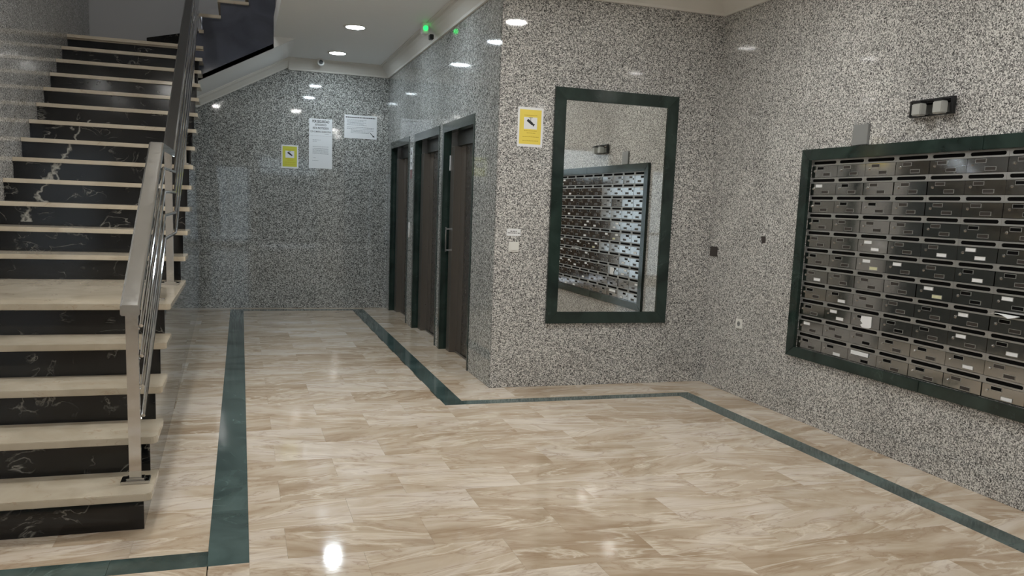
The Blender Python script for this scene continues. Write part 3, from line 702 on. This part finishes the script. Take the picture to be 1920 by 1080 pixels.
lines(n3, 1.35, 1.794, YW, [(0.04, 0.95, 2.622)], INK, 0.012, 'heading')
lines(n3, 1.35, 1.794, YW, [(0.08, 0.68 - 0.1 * (i % 2), 2.592 - 0.017 * i) for i in range(5)] + [(0.08, 0.92, 2.494), (0.08, 0.9, 2.476), (0.2, 0.9, 2.455), (0.2, 0.78, 2.438), (0.2, 0.76, 2.42)], INKG, 0.0045)
cz = (1.735, 2.40)
MB().prism([(cz[0] - 0.035, cz[1] + 0.028), (cz[0] - 0.028, cz[1] + 0.033), (cz[0] + 0.012, cz[1] - 0.008), (cz[0] + 0.020, cz[1] + 0.0), (cz[0] + 0.028, cz[1] - 0.028), (cz[0] - 0.003, cz[1] - 0.020), (cz[0] + 0.004, cz[1] - 0.014)], 'y', YW - 0.003, YW - 0.002).build('arrow', INK, n3)
sl_ = empty('switch_label', (2.12, YB, 1.27), label='small white printed label above the light switch', cat='label')
MB().box(2.061, 2.180, YB - 0.002, YB - 0.0004, 1.268, 1.326).build('sheet', PAPER, sl_)
lines(sl_, 2.061, 2.18, YB, [(0.25, 0.72, 1.302), (0.06, 0.95, 1.288)], INK, 0.0055)
sw_ = empty('light_switch', (2.124, YB, 1.135), label='square white light switch on granite wall left of the mirror', cat='switch')
MB().box(2.080, 2.168, YB - 0.009, YB - 0.0005, 1.136, 1.220).build('plate', PLAST, sw_, bevel=0.003)
MB().box(2.095, 2.153, YB - 0.013, YB - 0.009, 1.150, 1.206).build('rocker', PLAST, sw_, bevel=0.002)

# ------------------------------------------------------------------ ceiling lights and devices
LI = [(1.165, 10.86, 'c', 'farthest corridor'), (1.165, 9.17, 'c', 'middle corridor'), (1.19, 7.52, 'c', 'nearest corridor'),
      (-0.50, 4.80, 'w', 'stair side lobby'), (-0.42, 6.05, 'w', 'stairwell edge lobby'), (1.12, 4.90, 'w', 'central lobby'), (2.62, 4.75, 'w', 'mailbox side lobby'),
      (2.90, 2.60, 'w', 'unseen added fill, mailbox side second row'), (2.40, 0.52, 'w', 'mailbox side third row'), (2.70, -1.6, 'w', 'unseen added fill, mailbox side entrance row'),  # second row and entrance row lights are unseen, added as fill
      (-1.2, 2.30, 'w', 'unseen added fill, stair foot'), (-1.2, -0.6, 'w', 'unseen added fill, left entrance')]  # both unseen, added to fill in light on the left
for x, y, t, w in LI:
    o = empty('ceiling_light', (x, y, H), label='lit round recessed ceiling light, %s position' % w, cat='light', group='round recessed ceiling lights')
    m = MB(); N = 28
    prof_ = [(0.098, -0.010), (0.112, -0.012), (0.124, -0.006), (0.126, -0.0005), (0.098, -0.0005)]
    R2 = [[(x + r * math.cos(2 * math.pi * i / N), y + r * math.sin(2 * math.pi * i / N), H + z) for i in range(N)] for r, z in prof_]
    m.loft(R2 + [R2[0]], caps=False); bmesh.ops.remove_doubles(m.bm, verts=m.bm.verts, dist=1e-5)
    m.build('rim', PLAST, o, smooth=True)
    MB().disc((x, y, H - 0.006), 0.099, 0.005, 'z', 28).build('diffuser', LCOOL if t == 'c' else LWARM, o)
ul = empty('ceiling_light', (-1.25, 7.3, 6.3), label='lit round ceiling light added unseen high up to brighten the stairwell', cat='light')  # unseen lamp, added to lift the dark stairwell walls
MB().disc((-1.25, 7.3, 6.27), 0.20, 0.029, 'z', 28).build('diffuser', LUP, ul)
MB().disc((-1.25, 7.3, 6.28), 0.22, 0.019, 'z', 28).build('rim', PLAST, ul)
sc_ = empty('security_camera', (1.0, YW - 0.15, 3.24), label='small white security camera on the far cornice near corridor light', cat='camera')
MB().box(0.965, 1.050, YW - 0.215, YW - 0.150, 3.275, 3.33 - 0.001).build('bracket', PLAST, sc_, bevel=0.006)
MB().disc((1.012, YW - 0.235, 3.285), 0.046, 0.085, 'y', 20).build('housing', PLAST, sc_, bevel=0.004)
MB().disc((1.012, YW - 0.240, 3.285), 0.028, 0.006, 'y', 20).build('lens', BLK, sc_)
ge = empty('alarm_device', (XE - 0.15, 8.62, 3.20), label='small ceiling device with glowing green light on corridor cornice', cat='alarm')
MB().box(XE - 0.19, XE - 0.125, 8.58, 8.68, 3.215, 3.329).build('bracket', PLAST, ge, bevel=0.006)
MB().disc((XE - 0.158, 8.565, 3.27), 0.024, 0.016, 'y', 16).build('green_light', GLED, ge)
MB().box(XE - 0.115, XE - 0.075, 8.56, 8.63, 3.165, 3.215).build('sensor', BLK, ge, bevel=0.004)
bpy.context.view_layer.update()
